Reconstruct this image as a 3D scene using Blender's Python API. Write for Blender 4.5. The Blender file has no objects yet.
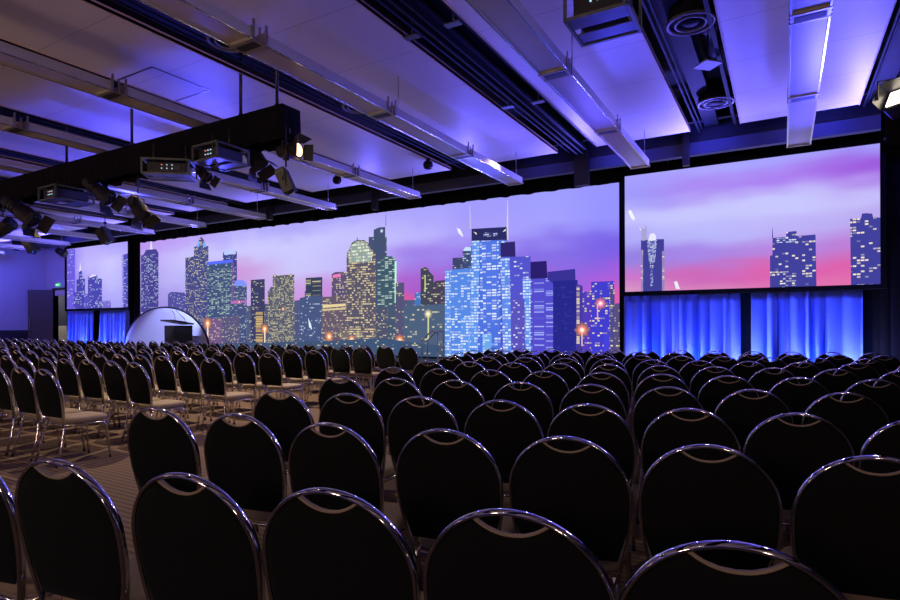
import bpy, bmesh, math, random
from mathutils import Vector, Matrix, noise
random.seed(7)
R = math.radians
sc = bpy.context.scene
C = sc.collection

# ---------------------------------------------------------------- camera, world, lights, exposure
H = 1.40                      # camera height
F = 572.0                     # focal length in pixels of the 900 px frame
YAW = 30.2
cam_d = bpy.data.cameras.new('camera')
cam_d.sensor_width = 36; cam_d.lens = F / 900 * 36
cam_d.shift_y = 24 / 900
cam_d.clip_start = 0.02; cam_d.clip_end = 200
cam = bpy.data.objects.new('camera', cam_d); C.objects.link(cam)
cam.matrix_world = (Matrix.Translation((0, 0, H)) @ Matrix.Rotation(R(YAW), 4, 'Z')
                    @ Matrix.Rotation(R(90), 4, 'X') @ Matrix.Rotation(R(-0.21), 4, 'Z'))
sc.camera = cam
sc.view_settings.view_transform = 'Standard'
sc.view_settings.look = 'None'
sc.view_settings.gamma = 1
sc.view_settings.use_curve_mapping = False
sc.view_settings.exposure = 0

w = bpy.data.worlds.new('world'); sc.world = w; w.use_nodes = True
w.node_tree.nodes['Background'].inputs[0].default_value = (0.01, 0.01, 0.02, 1)
w.node_tree.nodes['Background'].inputs[1].default_value = 0.3

def lamp(kind, loc, target, col, power, size=0.1, spot=60, blend=0.6, size_y=None):
    d = bpy.data.lights.new('lamp', kind); d.color = col; d.energy = power
    if kind == 'SPOT':
        d.spot_size = R(spot); d.spot_blend = blend; d.shadow_soft_size = size
    elif kind == 'POINT':
        d.shadow_soft_size = size
    elif kind == 'AREA':
        d.size = size
        if size_y: d.shape = 'RECTANGLE'; d.size_y = size_y
    o = bpy.data.objects.new('lamp', d); C.objects.link(o); o.location = loc
    v = Vector(target) - Vector(loc)
    o.rotation_euler = v.to_track_quat('-Z', 'Y').to_euler()
    return o
WARM = (1.0, 0.72, 0.46)
BLUE = (0.07, 0.07, 1.0)
BLUEW = (0.13, 0.11, 1.0)
# warm uplights added at the unseen back of the room to brighten the ceiling
for x in (-24, -18, -12, -7, -2, 3):
    lamp('SPOT', (x, -3.6, 2.4), (x - 1, 1.5, 5.0), (1.0, 0.60, 0.40), 300, 0.3, 160, 1)
lamp('POINT', (4.2, -1.6, 4.1), (0, 0, 0), (1.0, 0.86, 0.74), 22, 0.05)  # small lamp behind right that puts glints on the chair rims
lamp('POINT', (-1.5, -2.5, 4.1), (0, 0, 0), (0.75, 1.0, 0.92), 12, 0.05)  # teal lamp added behind left to tint the near chair backs
# warm downlights over the left block and the aisle
for (x, y, e) in ((-8.6, 7.3, 1500), (-13.5, 8.2, 600), (-18.5, 9.0, 420), (-23.0, 9.8, 300), (-5.6, 4.2, 260), (-4.4, 9.6, 150)):
    lamp('SPOT', (x, y, 4.6), (x + 0.6, y - 0.8, 0), WARM, e, 0.05, 115, 0.8)
# blue wash on the ceiling near the screens
for (x, e) in ((1.2, 520), (-1.3, 520), (-3.6, 330), (-6.2, 200), (-9, 150), (-12.5, 150), (-16, 220), (-20, 420), (-24, 700), (-27, 700)):
    lamp('SPOT', (x, 11.5, 4.1), (x - 0.3, 8.9, 5.0), BLUEW, e, 0.12, 150, 1)
# blue beams that catch the ceiling further into the room
for (x, y, tx, ty, e) in ((-14.5, 8.6, -12.6, 4.9, 900), (-10.5, 8.0, -8.8, 4.5, 700), (-20.5, 9.0, -19, 6.0, 800), (-4.5, 10.4, -4.8, 8.3, 260), (0.6, 10.3, 0.3, 7.8, 400), (-2.2, 9, -2.4, 5.8, 260), (-25, 9, -25, 8, 600)):
    lamp('SPOT', (x, y, 3.0), (tx, ty, 4.77), BLUE, e, 0.15, 90, 1)
# blue light in the void above the right screen
for (x, e) in ((2.2, 50), (0.6, 60), (-1.2, 60), (-2.8, 50), (-4.6, 16), (-24, 50)):
    lamp('SPOT', (x, 11.2, 4.95), (x, 12.2, 4.7), BLUE, e, 0.08, 150, 1)
# blue uplights at the foot of the drapes
for x in (-2.6, -1.6, -0.6, 0.4, 1.25, -25.6, -24.6, -23.4, -22.2):
    lamp('SPOT', (x, 12.25, 0.40), (x + .6, 12.75, 1.4), (0.03, 0.12, 1.0), 120, 0.03, 130, 1)
    lamp('SPOT', (x - .2, 12.42, 0.30), (x + .25, 12.66, 1.0), (0.75, 0.66, 1.0), 85, 0.03, 120, 1)
# unseen pale blue spot added to brighten the arched set piece
lamp('SPOT', (-15.5, 9.6, 4.3), (-18.6, 12.4, 1.0), (0.42, 0.46, 1.0), 2000, 0.08, 34, 0.5)
# blue wash on the left wall
lamp('SPOT', (-26.2, 10.4, 4.3), (-28.6, 12.2, 2.8), BLUE, 330, 0.1, 120, 1)
lamp('SPOT', (-25.5, 10.8, 4.2), (-28.2, 13.2, 2.6), BLUE, 40, 0.1, 100, 1)

# ---------------------------------------------------------------- helpers
def at(px, py, Y):
    """point of the plane Y = const seen at a photo pixel"""
    r = R(-0.212); x = px - 450; y = py - 324
    xr = x * math.cos(r) + y * math.sin(r); yr = y * math.cos(r) - x * math.sin(r)
    l, u = xr / F, -yr / F
    c, s = math.cos(R(YAW)), math.sin(R(YAW))
    dx = c * l - s; dy = s * l + c
    k = Y / dy
    return Vector((dx * k, Y, H + u * k))

def atz(px, py, Z):
    p = at(px, py, 1.0); k = (Z - H) / (p.z - H)
    return Vector((p.x * k, k, Z))

def tag(o, label=None, cat=None, group=None, kind=None):
    if label: o['label'] = label
    if cat: o['category'] = cat
    if group: o['group'] = group
    if kind: o['kind'] = kind
    return o

def empty(name, loc, rz=0.0):
    o = bpy.data.objects.new(name, None); C.objects.link(o)
    o.location = loc; o.rotation_euler = (0, 0, rz); o.empty_display_size = 0.1
    return o

class MB:
    def __init__(s): s.bm = bmesh.new()
    def face(s, pts, mi=0, smooth=False):
        vs = [s.bm.verts.new(p) for p in pts]
        f = s.bm.faces.new(vs); f.material_index = mi; f.smooth = smooth
        return f
    def box(s, x0, x1, y0, y1, z0, z1, mi=0, M=None, bev=0):
        b = bmesh.new()
        bmesh.ops.create_cube(b, size=1)
        for v in b.verts:
            v.co = Vector(((x0+x1)/2 + v.co.x*(x1-x0), (y0+y1)/2 + v.co.y*(y1-y0), (z0+z1)/2 + v.co.z*(z1-z0)))
        if bev: bmesh.ops.bevel(b, geom=list(b.edges), offset=bev, segments=2, affect='EDGES', profile=0.6)
        s.join(b, M, mi); return s
    def join(s, b, M=None, mi=0, smooth=False):
        mp = {}
        for v in b.verts: mp[v] = s.bm.verts.new(M @ v.co if M else v.co)
        for f in b.faces:
            try:
                g = s.bm.faces.new([mp[v] for v in f.verts]); g.material_index = mi; g.smooth = smooth or f.smooth
            except ValueError: pass
        b.free()
    def tube(s, pts, r, n=8, cap=True, mi=0, closed=False, ry=None, smooth=True):
        pts = [Vector(p) for p in pts]; N = len(pts); rings = []
        rr = r if isinstance(r, (list, tuple)) else [r] * N
        up = None
        for i, p in enumerate(pts):
            if closed: t = (pts[(i+1) % N] - pts[i-1]).normalized()
            elif i == 0: t = (pts[1] - p).normalized()
            elif i == N-1: t = (p - pts[i-1]).normalized()
            else: t = ((pts[i+1] - p).normalized() + (p - pts[i-1]).normalized()).normalized()
            if up is None:
                up = Vector((0, 0, 1)) if abs(t.z) < 0.9 else Vector((0, 1, 0))
            a = (up - t * up.dot(t)).normalized(); b = t.cross(a); up = a
            rings.append([s.bm.verts.new(p + a*math.cos(2*math.pi*k/n)*rr[i] + b*math.sin(2*math.pi*k/n)*rr[i]*(ry or 1)) for k in range(n)])
        for i in range(N if closed else N-1):
            A, B = rings[i], rings[(i+1) % N]
            for k in range(n):
                f = s.bm.faces.new((A[k], A[(k+1) % n], B[(k+1) % n], B[k])); f.smooth = smooth; f.material_index = mi
        if cap and not closed:
            for g in (rings[0][::-1], rings[-1]):
                f = s.bm.faces.new(g); f.material_index = mi
        return s
    def lathe(s, prof, M=None, n=20, mi=0, smooth=True):
        M = M or Matrix.Identity(4); rings = []
        for (r, z) in prof:
            rings.append([s.bm.verts.new(M @ Vector((r*math.cos(2*math.pi*k/n), r*math.sin(2*math.pi*k/n), z))) for k in range(n)])
        for A, B in zip(rings, rings[1:]):
            for k in range(n):
                f = s.bm.faces.new((A[k], A[(k+1) % n], B[(k+1) % n], B[k])); f.smooth = smooth; f.material_index = mi
        for g in (rings[0][::-1], rings[-1]):
            f = s.bm.faces.new(g); f.material_index = mi
        return s
    def build(s, name, mats, parent=None, loc=None):
        me = bpy.data.meshes.new(name)
        bmesh.ops.recalc_face_normals(s.bm, faces=s.bm.faces)
        s.bm.to_mesh(me); s.bm.free()
        for m in (mats if isinstance(mats, (list, tuple)) else [mats]): me.materials.append(m)
        o = bpy.data.objects.new(name, me); C.objects.link(o)
        if parent: o.parent = parent
        if loc: o.location = loc
        return o

def copy_tree(o, parent=None):
    c = o.copy(); C.objects.link(c)
    if parent: c.parent = parent
    for ch in list(o.children): copy_tree(ch, c)
    return c

def mat(name, col, rough=0.6, metal=0.0, emit=None, estr=1.0, sheen=0, sheen_tint=None, bump=None, var=0.0, spec=None, vscale=6):
    m = bpy.data.materials.new(name); m.use_nodes = True
    nt = m.node_tree; b = nt.nodes['Principled BSDF']
    b.inputs['Base Color'].default_value = (*col, 1)
    b.inputs['Roughness'].default_value = rough; b.inputs['Metallic'].default_value = metal
    if spec is not None: b.inputs['Specular IOR Level'].default_value = spec
    if emit:
        b.inputs['Emission Color'].default_value = (*emit, 1); b.inputs['Emission Strength'].default_value = estr
    if sheen:
        b.inputs['Sheen Weight'].default_value = sheen; b.inputs['Sheen Roughness'].default_value = 0.45
        if sheen_tint: b.inputs['Sheen Tint'].default_value = (*sheen_tint, 1)
    tc = nt.nodes.new('ShaderNodeTexCoord')
    if var:
        n = nt.nodes.new('ShaderNodeTexNoise'); n.inputs['Scale'].default_value = vscale; n.inputs['Detail'].default_value = 4
        nt.links.new(tc.outputs['Object'], n.inputs['Vector'])
        mx = nt.nodes.new('ShaderNodeMix'); mx.data_type = 'RGBA'
        mx.inputs['A'].default_value = (*[c*(1-var) for c in col], 1); mx.inputs['B'].default_value = (*[min(1, c*(1+var)) for c in col], 1)
        nt.links.new(n.outputs['Fac'], mx.inputs['Factor']); nt.links.new(mx.outputs['Result'], b.inputs['Base Color'])
    if bump:
        n2 = nt.nodes.new('ShaderNodeTexNoise'); n2.inputs['Scale'].default_value = bump[0]; n2.inputs['Detail'].default_value = 3
        nt.links.new(tc.outputs['Object'], n2.inputs['Vector'])
        bp = nt.nodes.new('ShaderNodeBump'); bp.inputs['Strength'].default_value = bump[1]; bp.inputs['Distance'].default_value = 0.01
        nt.links.new(n2.outputs['Fac'], bp.inputs['Height']); nt.links.new(bp.outputs['Normal'], b.inputs['Normal'])
    return m

M = {}
M['chrome'] = mat('chrome', (0.58, 0.58, 0.62), 0.05, 1.0)
M['black_fabric'] = mat('black_fabric', (0.003, 0.0042, 0.0046), 0.95, sheen=0.04, sheen_tint=(0.25, 0.5, 0.5), bump=(300, 0.15), spec=0.15)
M['taupe'] = mat('taupe_fabric', (0.24, 0.20, 0.15), 0.9, sheen=0.08, bump=(250, 0.2), var=0.12, spec=0.2)
M['lit_chrome'] = mat('chrome_lit_copy', (0.72, 0.70, 0.70), 0.16, 1.0)  # lighter copy of the chrome, warm reflection put into the colour
M['rubber'] = mat('rubber', (0.01, 0.01, 0.01), 0.7)
M['black'] = mat('black_paint', (0.012, 0.012, 0.014), 0.55, bump=(60, 0.05))
M['black_satin'] = mat('black_satin', (0.02, 0.02, 0.022), 0.35)
M['drape_black'] = mat('black_drape', (0.006, 0.006, 0.008), 0.95, bump=(90, 0.2), spec=0.1)
M['exit_white_paint'] = mat('cream_transom', (0.7, 0.68, 0.6), 0.6, var=.03)
M['diffuser_metal'] = mat('diffuser_metal', (0.14, 0.14, 0.2), 0.5)
M['rail_paint'] = mat('pale_rail_paint', (0.55, 0.6, 0.7), 0.4)
M['void'] = mat('soffit_black', (0.010, 0.011, 0.016), 0.85, var=0.3)
M['slot_grey'] = mat('duct_grey', (0.010, 0.012, 0.022), 0.7, 0.0, var=0.3, spec=0.12)
M['steel'] = mat('satin_steel', (0.42, 0.40, 0.37), 0.32, 0.85, var=0.06, vscale=3)
M['trough_side'] = mat('trough_paint', (0.50, 0.49, 0.42), 0.40, 0.35, var=0.05, vscale=3)
M['trough_base'] = mat('trough_base', (0.46, 0.42, 0.42), 0.36, 0.2, var=0.06, vscale=2)
M['lip'] = mat('polished_lip', (0.6, 0.6, 0.62), 0.22, 1.0)
M['edge_beige'] = mat('panel_edge', (0.60, 0.44, 0.30), 0.6)
M['cage'] = mat('cage_metal', (0.13, 0.16, 0.13), 0.35, 0.5)
M['projector'] = mat('projector_shell', (0.016, 0.016, 0.018), 0.4)
M['plate_blue'] = mat('grey_plate', (0.10, 0.10, 0.14), 0.35, 0.5)
M['lens_glass'] = mat('lens_glass', (0.02, 0.03, 0.04), 0.08, 0.3)
M['wall_paint'] = mat('wall_paint', (0.50, 0.50, 0.52), 0.8, bump=(40, 0.05), var=0.04)
M['dado'] = mat('dark_dado', (0.03, 0.028, 0.03), 0.6, var=0.2)
M['door_grey'] = mat('door_dark', (0.055, 0.05, 0.05), 0.5, var=0.15)
M['band'] = mat('bulkhead_grey', (0.07, 0.075, 0.13), 0.7, var=0.1)
M['white'] = mat('white_gloss', (0.62, 0.66, 0.82), 0.75, var=0.03)
M['warm_lens'] = mat('lit_lens', (1, 0.9, 0.7), 0.3, emit=(1.0, 0.58, 0.28), estr=2.6)
M['led_green'] = mat('led_green', (0, 0.2, 0.05), 0.4, emit=(0.1, 0.6, 0.4), estr=.5)
M['led_white'] = mat('led_white', (0.2, 0.3, 0.3), 0.4, emit=(0.5, 0.8, 1.0), estr=.9)
M['led_red'] = mat('led_red', (0.3, 0.1, 0.1), 0.4, emit=(1.0, 0.3, 0.3), estr=0.8)
M['exit'] = mat('exit_sign_face', (0, 0.2, 0.05), 0.4, emit=(0.03, 0.6, 0.12), estr=1.2)
M['exit_white'] = mat('exit_sign_mark', (0.8, 0.9, 0.8), 0.4, emit=(0.8, 1.0, 0.85), estr=1.2)

# carpet with fine stripes across the room
def carpet():
    m = bpy.data.materials.new('carpet'); m.use_nodes = True; nt = m.node_tree; b = nt.nodes['Principled BSDF']
    b.inputs['Roughness'].default_value = 0.95; b.inputs['Specular IOR Level'].default_value = 0.1
    tc = nt.nodes.new('ShaderNodeTexCoord'); mp = nt.nodes.new('ShaderNodeMapping')
    nt.links.new(tc.outputs['Object'], mp.inputs['Vector'])
    wv = nt.nodes.new('ShaderNodeTexWave'); wv.bands_direction = 'Y'; wv.inputs['Scale'].default_value = 5.2
    wv.inputs['Distortion'].default_value = 0.4; wv.inputs['Detail'].default_value = 2; wv.inputs['Detail Scale'].default_value = 6
    nt.links.new(mp.outputs['Vector'], wv.inputs['Vector'])
    n = nt.nodes.new('ShaderNodeTexNoise'); n.inputs['Scale'].default_value = 60; n.inputs['Detail'].default_value = 4
    nt.links.new(mp.outputs['Vector'], n.inputs['Vector'])
    ml = nt.nodes.new('ShaderNodeMath'); ml.operation = 'MULTIPLY_ADD'; ml.inputs[1].default_value = 0.5; 
    nt.links.new(n.outputs['Fac'], ml.inputs[0]); nt.links.new(wv.outputs['Fac'], ml.inputs[2])
    cr = nt.nodes.new('ShaderNodeValToRGB')
    cr.color_ramp.elements[0].position = 0.25; cr.color_ramp.elements[0].color = (0.075, 0.052, 0.042, 1)
    cr.color_ramp.elements[1].position = 0.9; cr.color_ramp.elements[1].color = (0.135, 0.10, 0.08, 1)
    nt.links.new(ml.outputs[0], cr.inputs['Fac']); nt.links.new(cr.outputs['Color'], b.inputs['Base Color'])
    bp = nt.nodes.new('ShaderNodeBump'); bp.inputs['Strength'].default_value = 0.3; bp.inputs['Distance'].default_value = 0.005
    nt.links.new(n.outputs['Fac'], bp.inputs['Height']); nt.links.new(bp.outputs['Normal'], b.inputs['Normal'])
    return m
M['carpet'] = carpet()

# painted ceiling panel with thin joints
def panel_mat():
    m = bpy.data.materials.new('ceiling_panel_paint'); m.use_nodes = True; nt = m.node_tree; b = nt.nodes['Principled BSDF']
    b.inputs['Roughness'].default_value = 0.5
    tc = nt.nodes.new('ShaderNodeTexCoord'); sp = nt.nodes.new('ShaderNodeSeparateXYZ'); nt.links.new(tc.outputs['Object'], sp.inputs[0])
    d = nt.nodes.new('ShaderNodeMath'); d.operation = 'DIVIDE'; d.inputs[1].default_value = 1.2; nt.links.new(sp.outputs['Y'], d.inputs[0])
    fr = nt.nodes.new('ShaderNodeMath'); fr.operation = 'FRACT'; nt.links.new(d.outputs[0], fr.inputs[0])
    lt = nt.nodes.new('ShaderNodeMath'); lt.operation = 'LESS_THAN'; lt.inputs[1].default_value = 0.008; nt.links.new(fr.outputs[0], lt.inputs[0])
    n = nt.nodes.new('ShaderNodeTexNoise'); n.inputs['Scale'].default_value = 1.2; n.inputs['Detail'].default_value = 3; nt.links.new(tc.outputs['Object'], n.inputs['Vector'])
    mx0 = nt.nodes.new('ShaderNodeMix'); mx0.data_type = 'RGBA'; mx0.inputs['A'].default_value = (0.56, 0.53, 0.53, 1); mx0.inputs['B'].default_value = (0.62, 0.59, 0.59, 1)
    nt.links.new(n.outputs['Fac'], mx0.inputs['Factor'])
    mx = nt.nodes.new('ShaderNodeMix'); mx.data_type = 'RGBA'; mx.inputs['B'].default_value = (0.30, 0.30, 0.31, 1)
    nt.links.new(lt.outputs[0], mx.inputs['Factor']); nt.links.new(mx0.outputs['Result'], mx.inputs['A']); nt.links.new(mx.outputs['Result'], b.inputs['Base Color'])
    return m
M['panel'] = panel_mat()

def curtain_mat():
    m = mat('blue_drape', (0.10, 0.18, 0.90), 0.75, sheen=0.3, sheen_tint=(0.5, 0.6, 1.0), bump=(120, 0.1))
    return m
M['blue_drape'] = curtain_mat()

# ---------------------------------------------------------------- the room
XL, XR, YB, YF = -28.9, 7.0, -5.0, 13.3
ZC, ZS = H + 3.44, 5.77
def struct(name, mb, m, **k):
    o = mb.build(name, m); tag(o, kind='structure', **k); return o
struct('floor', MB().box(-32, XR+.2, YB-.2, YF+2.6, -0.1, 0), M['carpet'])
struct('ceiling', MB().box(XL-.2, XR+.2, YB-.2, YF+.2, ZS, ZS+0.1), M['void'])
wl = MB(); wl.box(XL-.2, XL, YB-.2, YF+.2, 0, ZS)
struct('wall_left', wl, M['wall_paint'])
struct('wall_right', MB().box(XR, XR+.2, YB, YF+.2, 0, ZS), M['dado'])
struct('wall_back', MB().box(XL, XR, YB-.2, YB, 0, ZS), M['wall_paint'])
# front wall with the door opening at its left end
dx0, dx1, dz = -28.2, -27.0, 3.0
wf = MB(); wf.box(XL, dx0, YF-.1, YF+.1, 0, ZS); wf.box(dx0, dx1, YF-.1, YF+.1, dz, ZS); wf.box(dx1, -26.0, YF-.1, YF+.1, 0, ZS)
struct('wall_front', wf, M['wall_paint'])
wf2 = MB(); wf2.box(-26.0, XR, YF-.1, YF+.1, 0, ZS)
struct('wall_front', wf2, M['void'])
# dado on the left wall
struct('baseboard_left', MB().box(XL, XL+.03, YB, YF-.1, 0, 1.2), M['dado'])
struct('baseboard_front', MB().box(XL+.03, dx0, YF-.13, YF-.1, 0, 1.2), M['dado'])
# lobby beyond the door
lob = MB(); lob.box(-31.6, -25.5, YF+2.3, YF+2.4, 0, 3.6); lob.box(-31.6, -25.5, YF+.1, YF+2.3, 3.5, 3.6); lob.box(-25.6, -25.5, YF+.1, YF+2.3, 0, 3.5); lob.box(-30.6, -30.5, YF+.1, YF+2.3, 0, 3.5)
struct('wall_lobby', lob, M['band'])
lamp('POINT', (-29.3, YF+1.0, 2.9), (0, 0, 0), (1.0, 0.9, 0.78), 60, 0.1)
t = MB(); t.box(-30.49, -30.42, 14.2, 14.85, 0.0, 1.38, bev=.01)
pb = t.build('notice_panel', mat('cream_panel', (0.75, 0.72, 0.62), 0.6, var=.03)); tag(pb, 'cream panel standing in the lit lobby beyond the open door', 'panel')
struct('trim_8', MB().box(dx0+.03, dx1-.03, YF-.06, YF-.02, dz-.27, dz-.02), M['exit_white_paint'])
dr = empty('door_1', (dx0, YF-.13, 0), R(0)); tag(dr, kind='structure')
leaf = MB(); leaf.box(-0.92, 0, -0.025, 0.025, 0.02, dz-.02, bev=.004)
lf = leaf.build('door_leaf', M['door_grey'], dr); lf.rotation_euler = (0, 0, R(54))
hb = MB(); hb.tube([(-.85, -.07, .95), (-.85, -.07, 1.75)], .016); hb.tube([(-.85, -.02, 1.0), (-.85, -.07, 1.0)], .01); hb.tube([(-.85, -.02, 1.7), (-.85, -.07, 1.7)], .01)
hd = hb.build('door_handle', M['steel'], lf); tag(hd, 'long vertical steel handle')
fr = MB(); fr.box(dx0-.06, dx0, YF-.14, YF+.1, 0, dz+.06); fr.box(dx1, dx1+.06, YF-.14, YF+.1, 0, dz+.06); fr.box(dx0, dx1, YF-.14, YF+.1, dz, dz+.06)
struct('trim_1', fr, M['door_grey'])
es = empty('exit_sign', (-27.75, YF-.13, 3.2)); tag(es, 'small green glowing exit sign above the open door', 'exit sign')
es.scale = (.8, 1, .62)
MB().box(-.19, .19, -.03, .02, -.1, .1, bev=.005).build('sign_face', M['exit'], es)
em = MB(); em.box(.03, .15, -.036, -.03, -.02, .02); em.box(-.02, .035, -.036, -.03, -.05, .05, M=None)
em.build('arrow_mark', M['exit_white'], es); em = MB()
em.box(-.14, -.1, -.036, -.03, -.02, .03); em.lathe([(.016, -.002), (.016, .002)], Matrix.Translation((-.12, -.033, .055)) @ Matrix.Rotation(R(90), 4, 'X'), 12); em.box(-.15, -.13, -.036, -.03, -.07, -.02); em.box(-.11, -.09, -.036, -.03, -.07, -.02)
em.build('figure_mark', M['exit_white'], es)

# suspended ceiling rafts with open slots between them
SP = 2.481; Q = 1.057; SL = 0.796
k = 0
for i in range(-2, 12):
    x1 = Q - SP * i; x0 = x1 - (SP - SL)
    if x0 > XR - .3: continue
    x1 = min(x1, XR); x0 = max(x0, XL)
    mb = MB(); mb.box(x0, x1, YB, 11.05, ZC, ZC+.035)
    mb.box(x1-.012, x1, YB, 11.05, ZC-.01, ZC+.06, 1); mb.box(x0, x0+.012, YB, 11.05, ZC-.01, ZC+.06, 1)
    struct('ceiling', mb, [M['panel'], M['edge_beige']])
# access hatch outline in a left panel
for (px, py) in ((163, 86),):
    c = atz(px, py, ZC - .004)
    hb = MB()
    s_ = .45
    for (a, b, c_, d) in ((-s_, s_, -s_, -s_+.02), (-s_, s_, s_-.02, s_), (-s_, -s_+.02, -s_, s_), (s_-.02, s_, -s_, s_)):
        hb.box(c.x+a, c.x+b, c.y+c_, c.y+d, ZC-.006, ZC-.001)
    struct('trim_2', hb, M['black_satin'])
# bulkhead and services above the screens
bk = MB(); bk.box(XL, XR, 11.95, 12.1, H+3.26, H+3.50)
struct('trim_3', bk, M['band'])
bk = MB(); bk.box(XL, XR, 11.9, 12.2, H+3.50, ZS); bk.box(XL, XR, 11.3, 11.42, ZC+.25, ZC+.5)
struct('trim_4', bk, M['void'])

# lines, ducts and diffusers in the slots
def slot_x(i): return Q - SP * i - (SP - SL) - SL / 2      # centre of the slot left of raft i
diff_n = 0
def diffuser(x, y, lab, r=.26):
    t = empty('air_diffuser', (x, y, ZC+.10)); tag(t, lab, 'air diffuser', 'round air diffusers in the ceiling slots')
    def ring(r0, r1, z, zz): 
        m = MB(); m.lathe([(r0, z), (r1, z-.0), (r1+.008, z+.02), (r0+.01, z+zz), (r0, z)], n=32); return m
    def tor(r0, rr, z):
        m = MB(); m.tube([(r0*math.cos(a*math.pi/16), r0*math.sin(a*math.pi/16), z) for a in range(32)], rr, 8, closed=True); return m
    tor(r, .022, 0).build('outer_ring', M['diffuser_metal'], t)
    tor(r*.66, .014, -.01).build('inner_ring', M['diffuser_metal'], t)
    m = MB(); m.lathe([(r, .02), (r, .3)], n=24); m.build('duct_neck', M['slot_grey'], t)
    m = MB(); m.lathe([(.02, -.02), (r*.36, -.005), (r*.4, .03), (.02, .05)], n=24); m.build('centre_cone', M['slot_grey'], t)
diffuser(-0.93, 7.27, 'large round air diffuser in the slot above the right screen, nearer the camera')
diffuser(-0.92, 10.1, 'round air diffuser in the slot above the right screen, nearer the wall')
for (px, py, lab) in ((221, 45, 'round air diffuser in the dark slot above the right end of the draped truss'), (347, 110, 'round air diffuser in the dark slot right of the draped truss')):
    p = atz(px, py, ZC+.1); diffuser(min(((slot_x(i)) for i in range(8)), key=lambda v: abs(v-p.x)), p.y, lab, .24)
for i in range(-1, 11):
    x = slot_x(i)
    m = MB(); m.box(x-.22, x+.02, YB+.2, 11.6, ZC+.22, ZC+.42)
    d = m.build('air_duct', M['slot_grey']); tag(d, kind='structure'); d.name = 'trim_5'
    m = MB(); m.tube([(x-.30, YB+.2, ZC+.10), (x-.30, 11.5, ZC+.10)], .018, 6); m.tube([(x-.25, YB+.2, ZC+.14), (x-.25, 11.5, ZC+.14)], .014, 6)
    m.box(x+.28, x+.33, YB+.2, 11.3, ZC+.08, ZC+.14)
    d = m.build('trim_6', M['slot_grey']); tag(d, kind='structure')
# the wider track pair in the slot left of the second trough
x = slot_x(1)
m = MB(); m.box(x-.10, x-.06, 1, 11.3, ZC-.02, ZC+.05); m.box(x+.02, x+.05, 1, 11.3, ZC-.02, ZC+.05); m.box(x-.16, x+.12, 1, 11.3, ZC+.05, ZC+.09)
tk = m.build('rail_track', M['slot_grey']); tag(tk, 'long dark partition track running in the slot left of the second trough', 'track')
for j, (px, py) in enumerate(((453, 24), (538, 102), (412, 37), (508, 107))):
    p = atz(px, py, ZC-.02)
    m = MB(); m.box(-.10, .10, -.05, .05, 0, .02, bev=.004); m.tube([(0, 0, .02), (0, 0, .4)], .01, 6)
    h = m.build('track_hanger', M['plate_blue'], tk, (p.x, p.y, ZC-.03)); h.location.x = min(max(p.x, x-.3), x+.32)
# tilted square plate and flexible duct in the right slot
p = at(712, 64, 8.6)
bp_ = atz(712, 64, ZC+.03); t = empty('ceiling_bracket', (-0.86, bp_.y+.0, ZC+.03)); tag(t, 'small pale diamond plate on a rod in the slot between two diffusers', 'bracket')
m = MB(); m.box(-.13, .13, -.13, .13, -.01, .01); o = m.build('plate', M['white'], t); o.rotation_euler = (0, 0, R(45))
MB().tube([(0, 0, 0), (0, 0, ZS-ZC-.03)], .010, 6).build('rod', M['black_satin'], t)
m = MB(); m.tube([(slot_x(0)+.22+.03*math.sin(a*.9), 7.3+a*.13, ZC+.5+.06*math.cos(a)) for a in range(13)], [.14+.012*(a % 2) for a in range(13)], 12)
fd = m.build('flexible_duct', M['slot_grey']); fd.location = (-.02, .5, .1); tag(fd, 'crinkled flexible duct lying in the slot above the right screen', 'duct')

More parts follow.
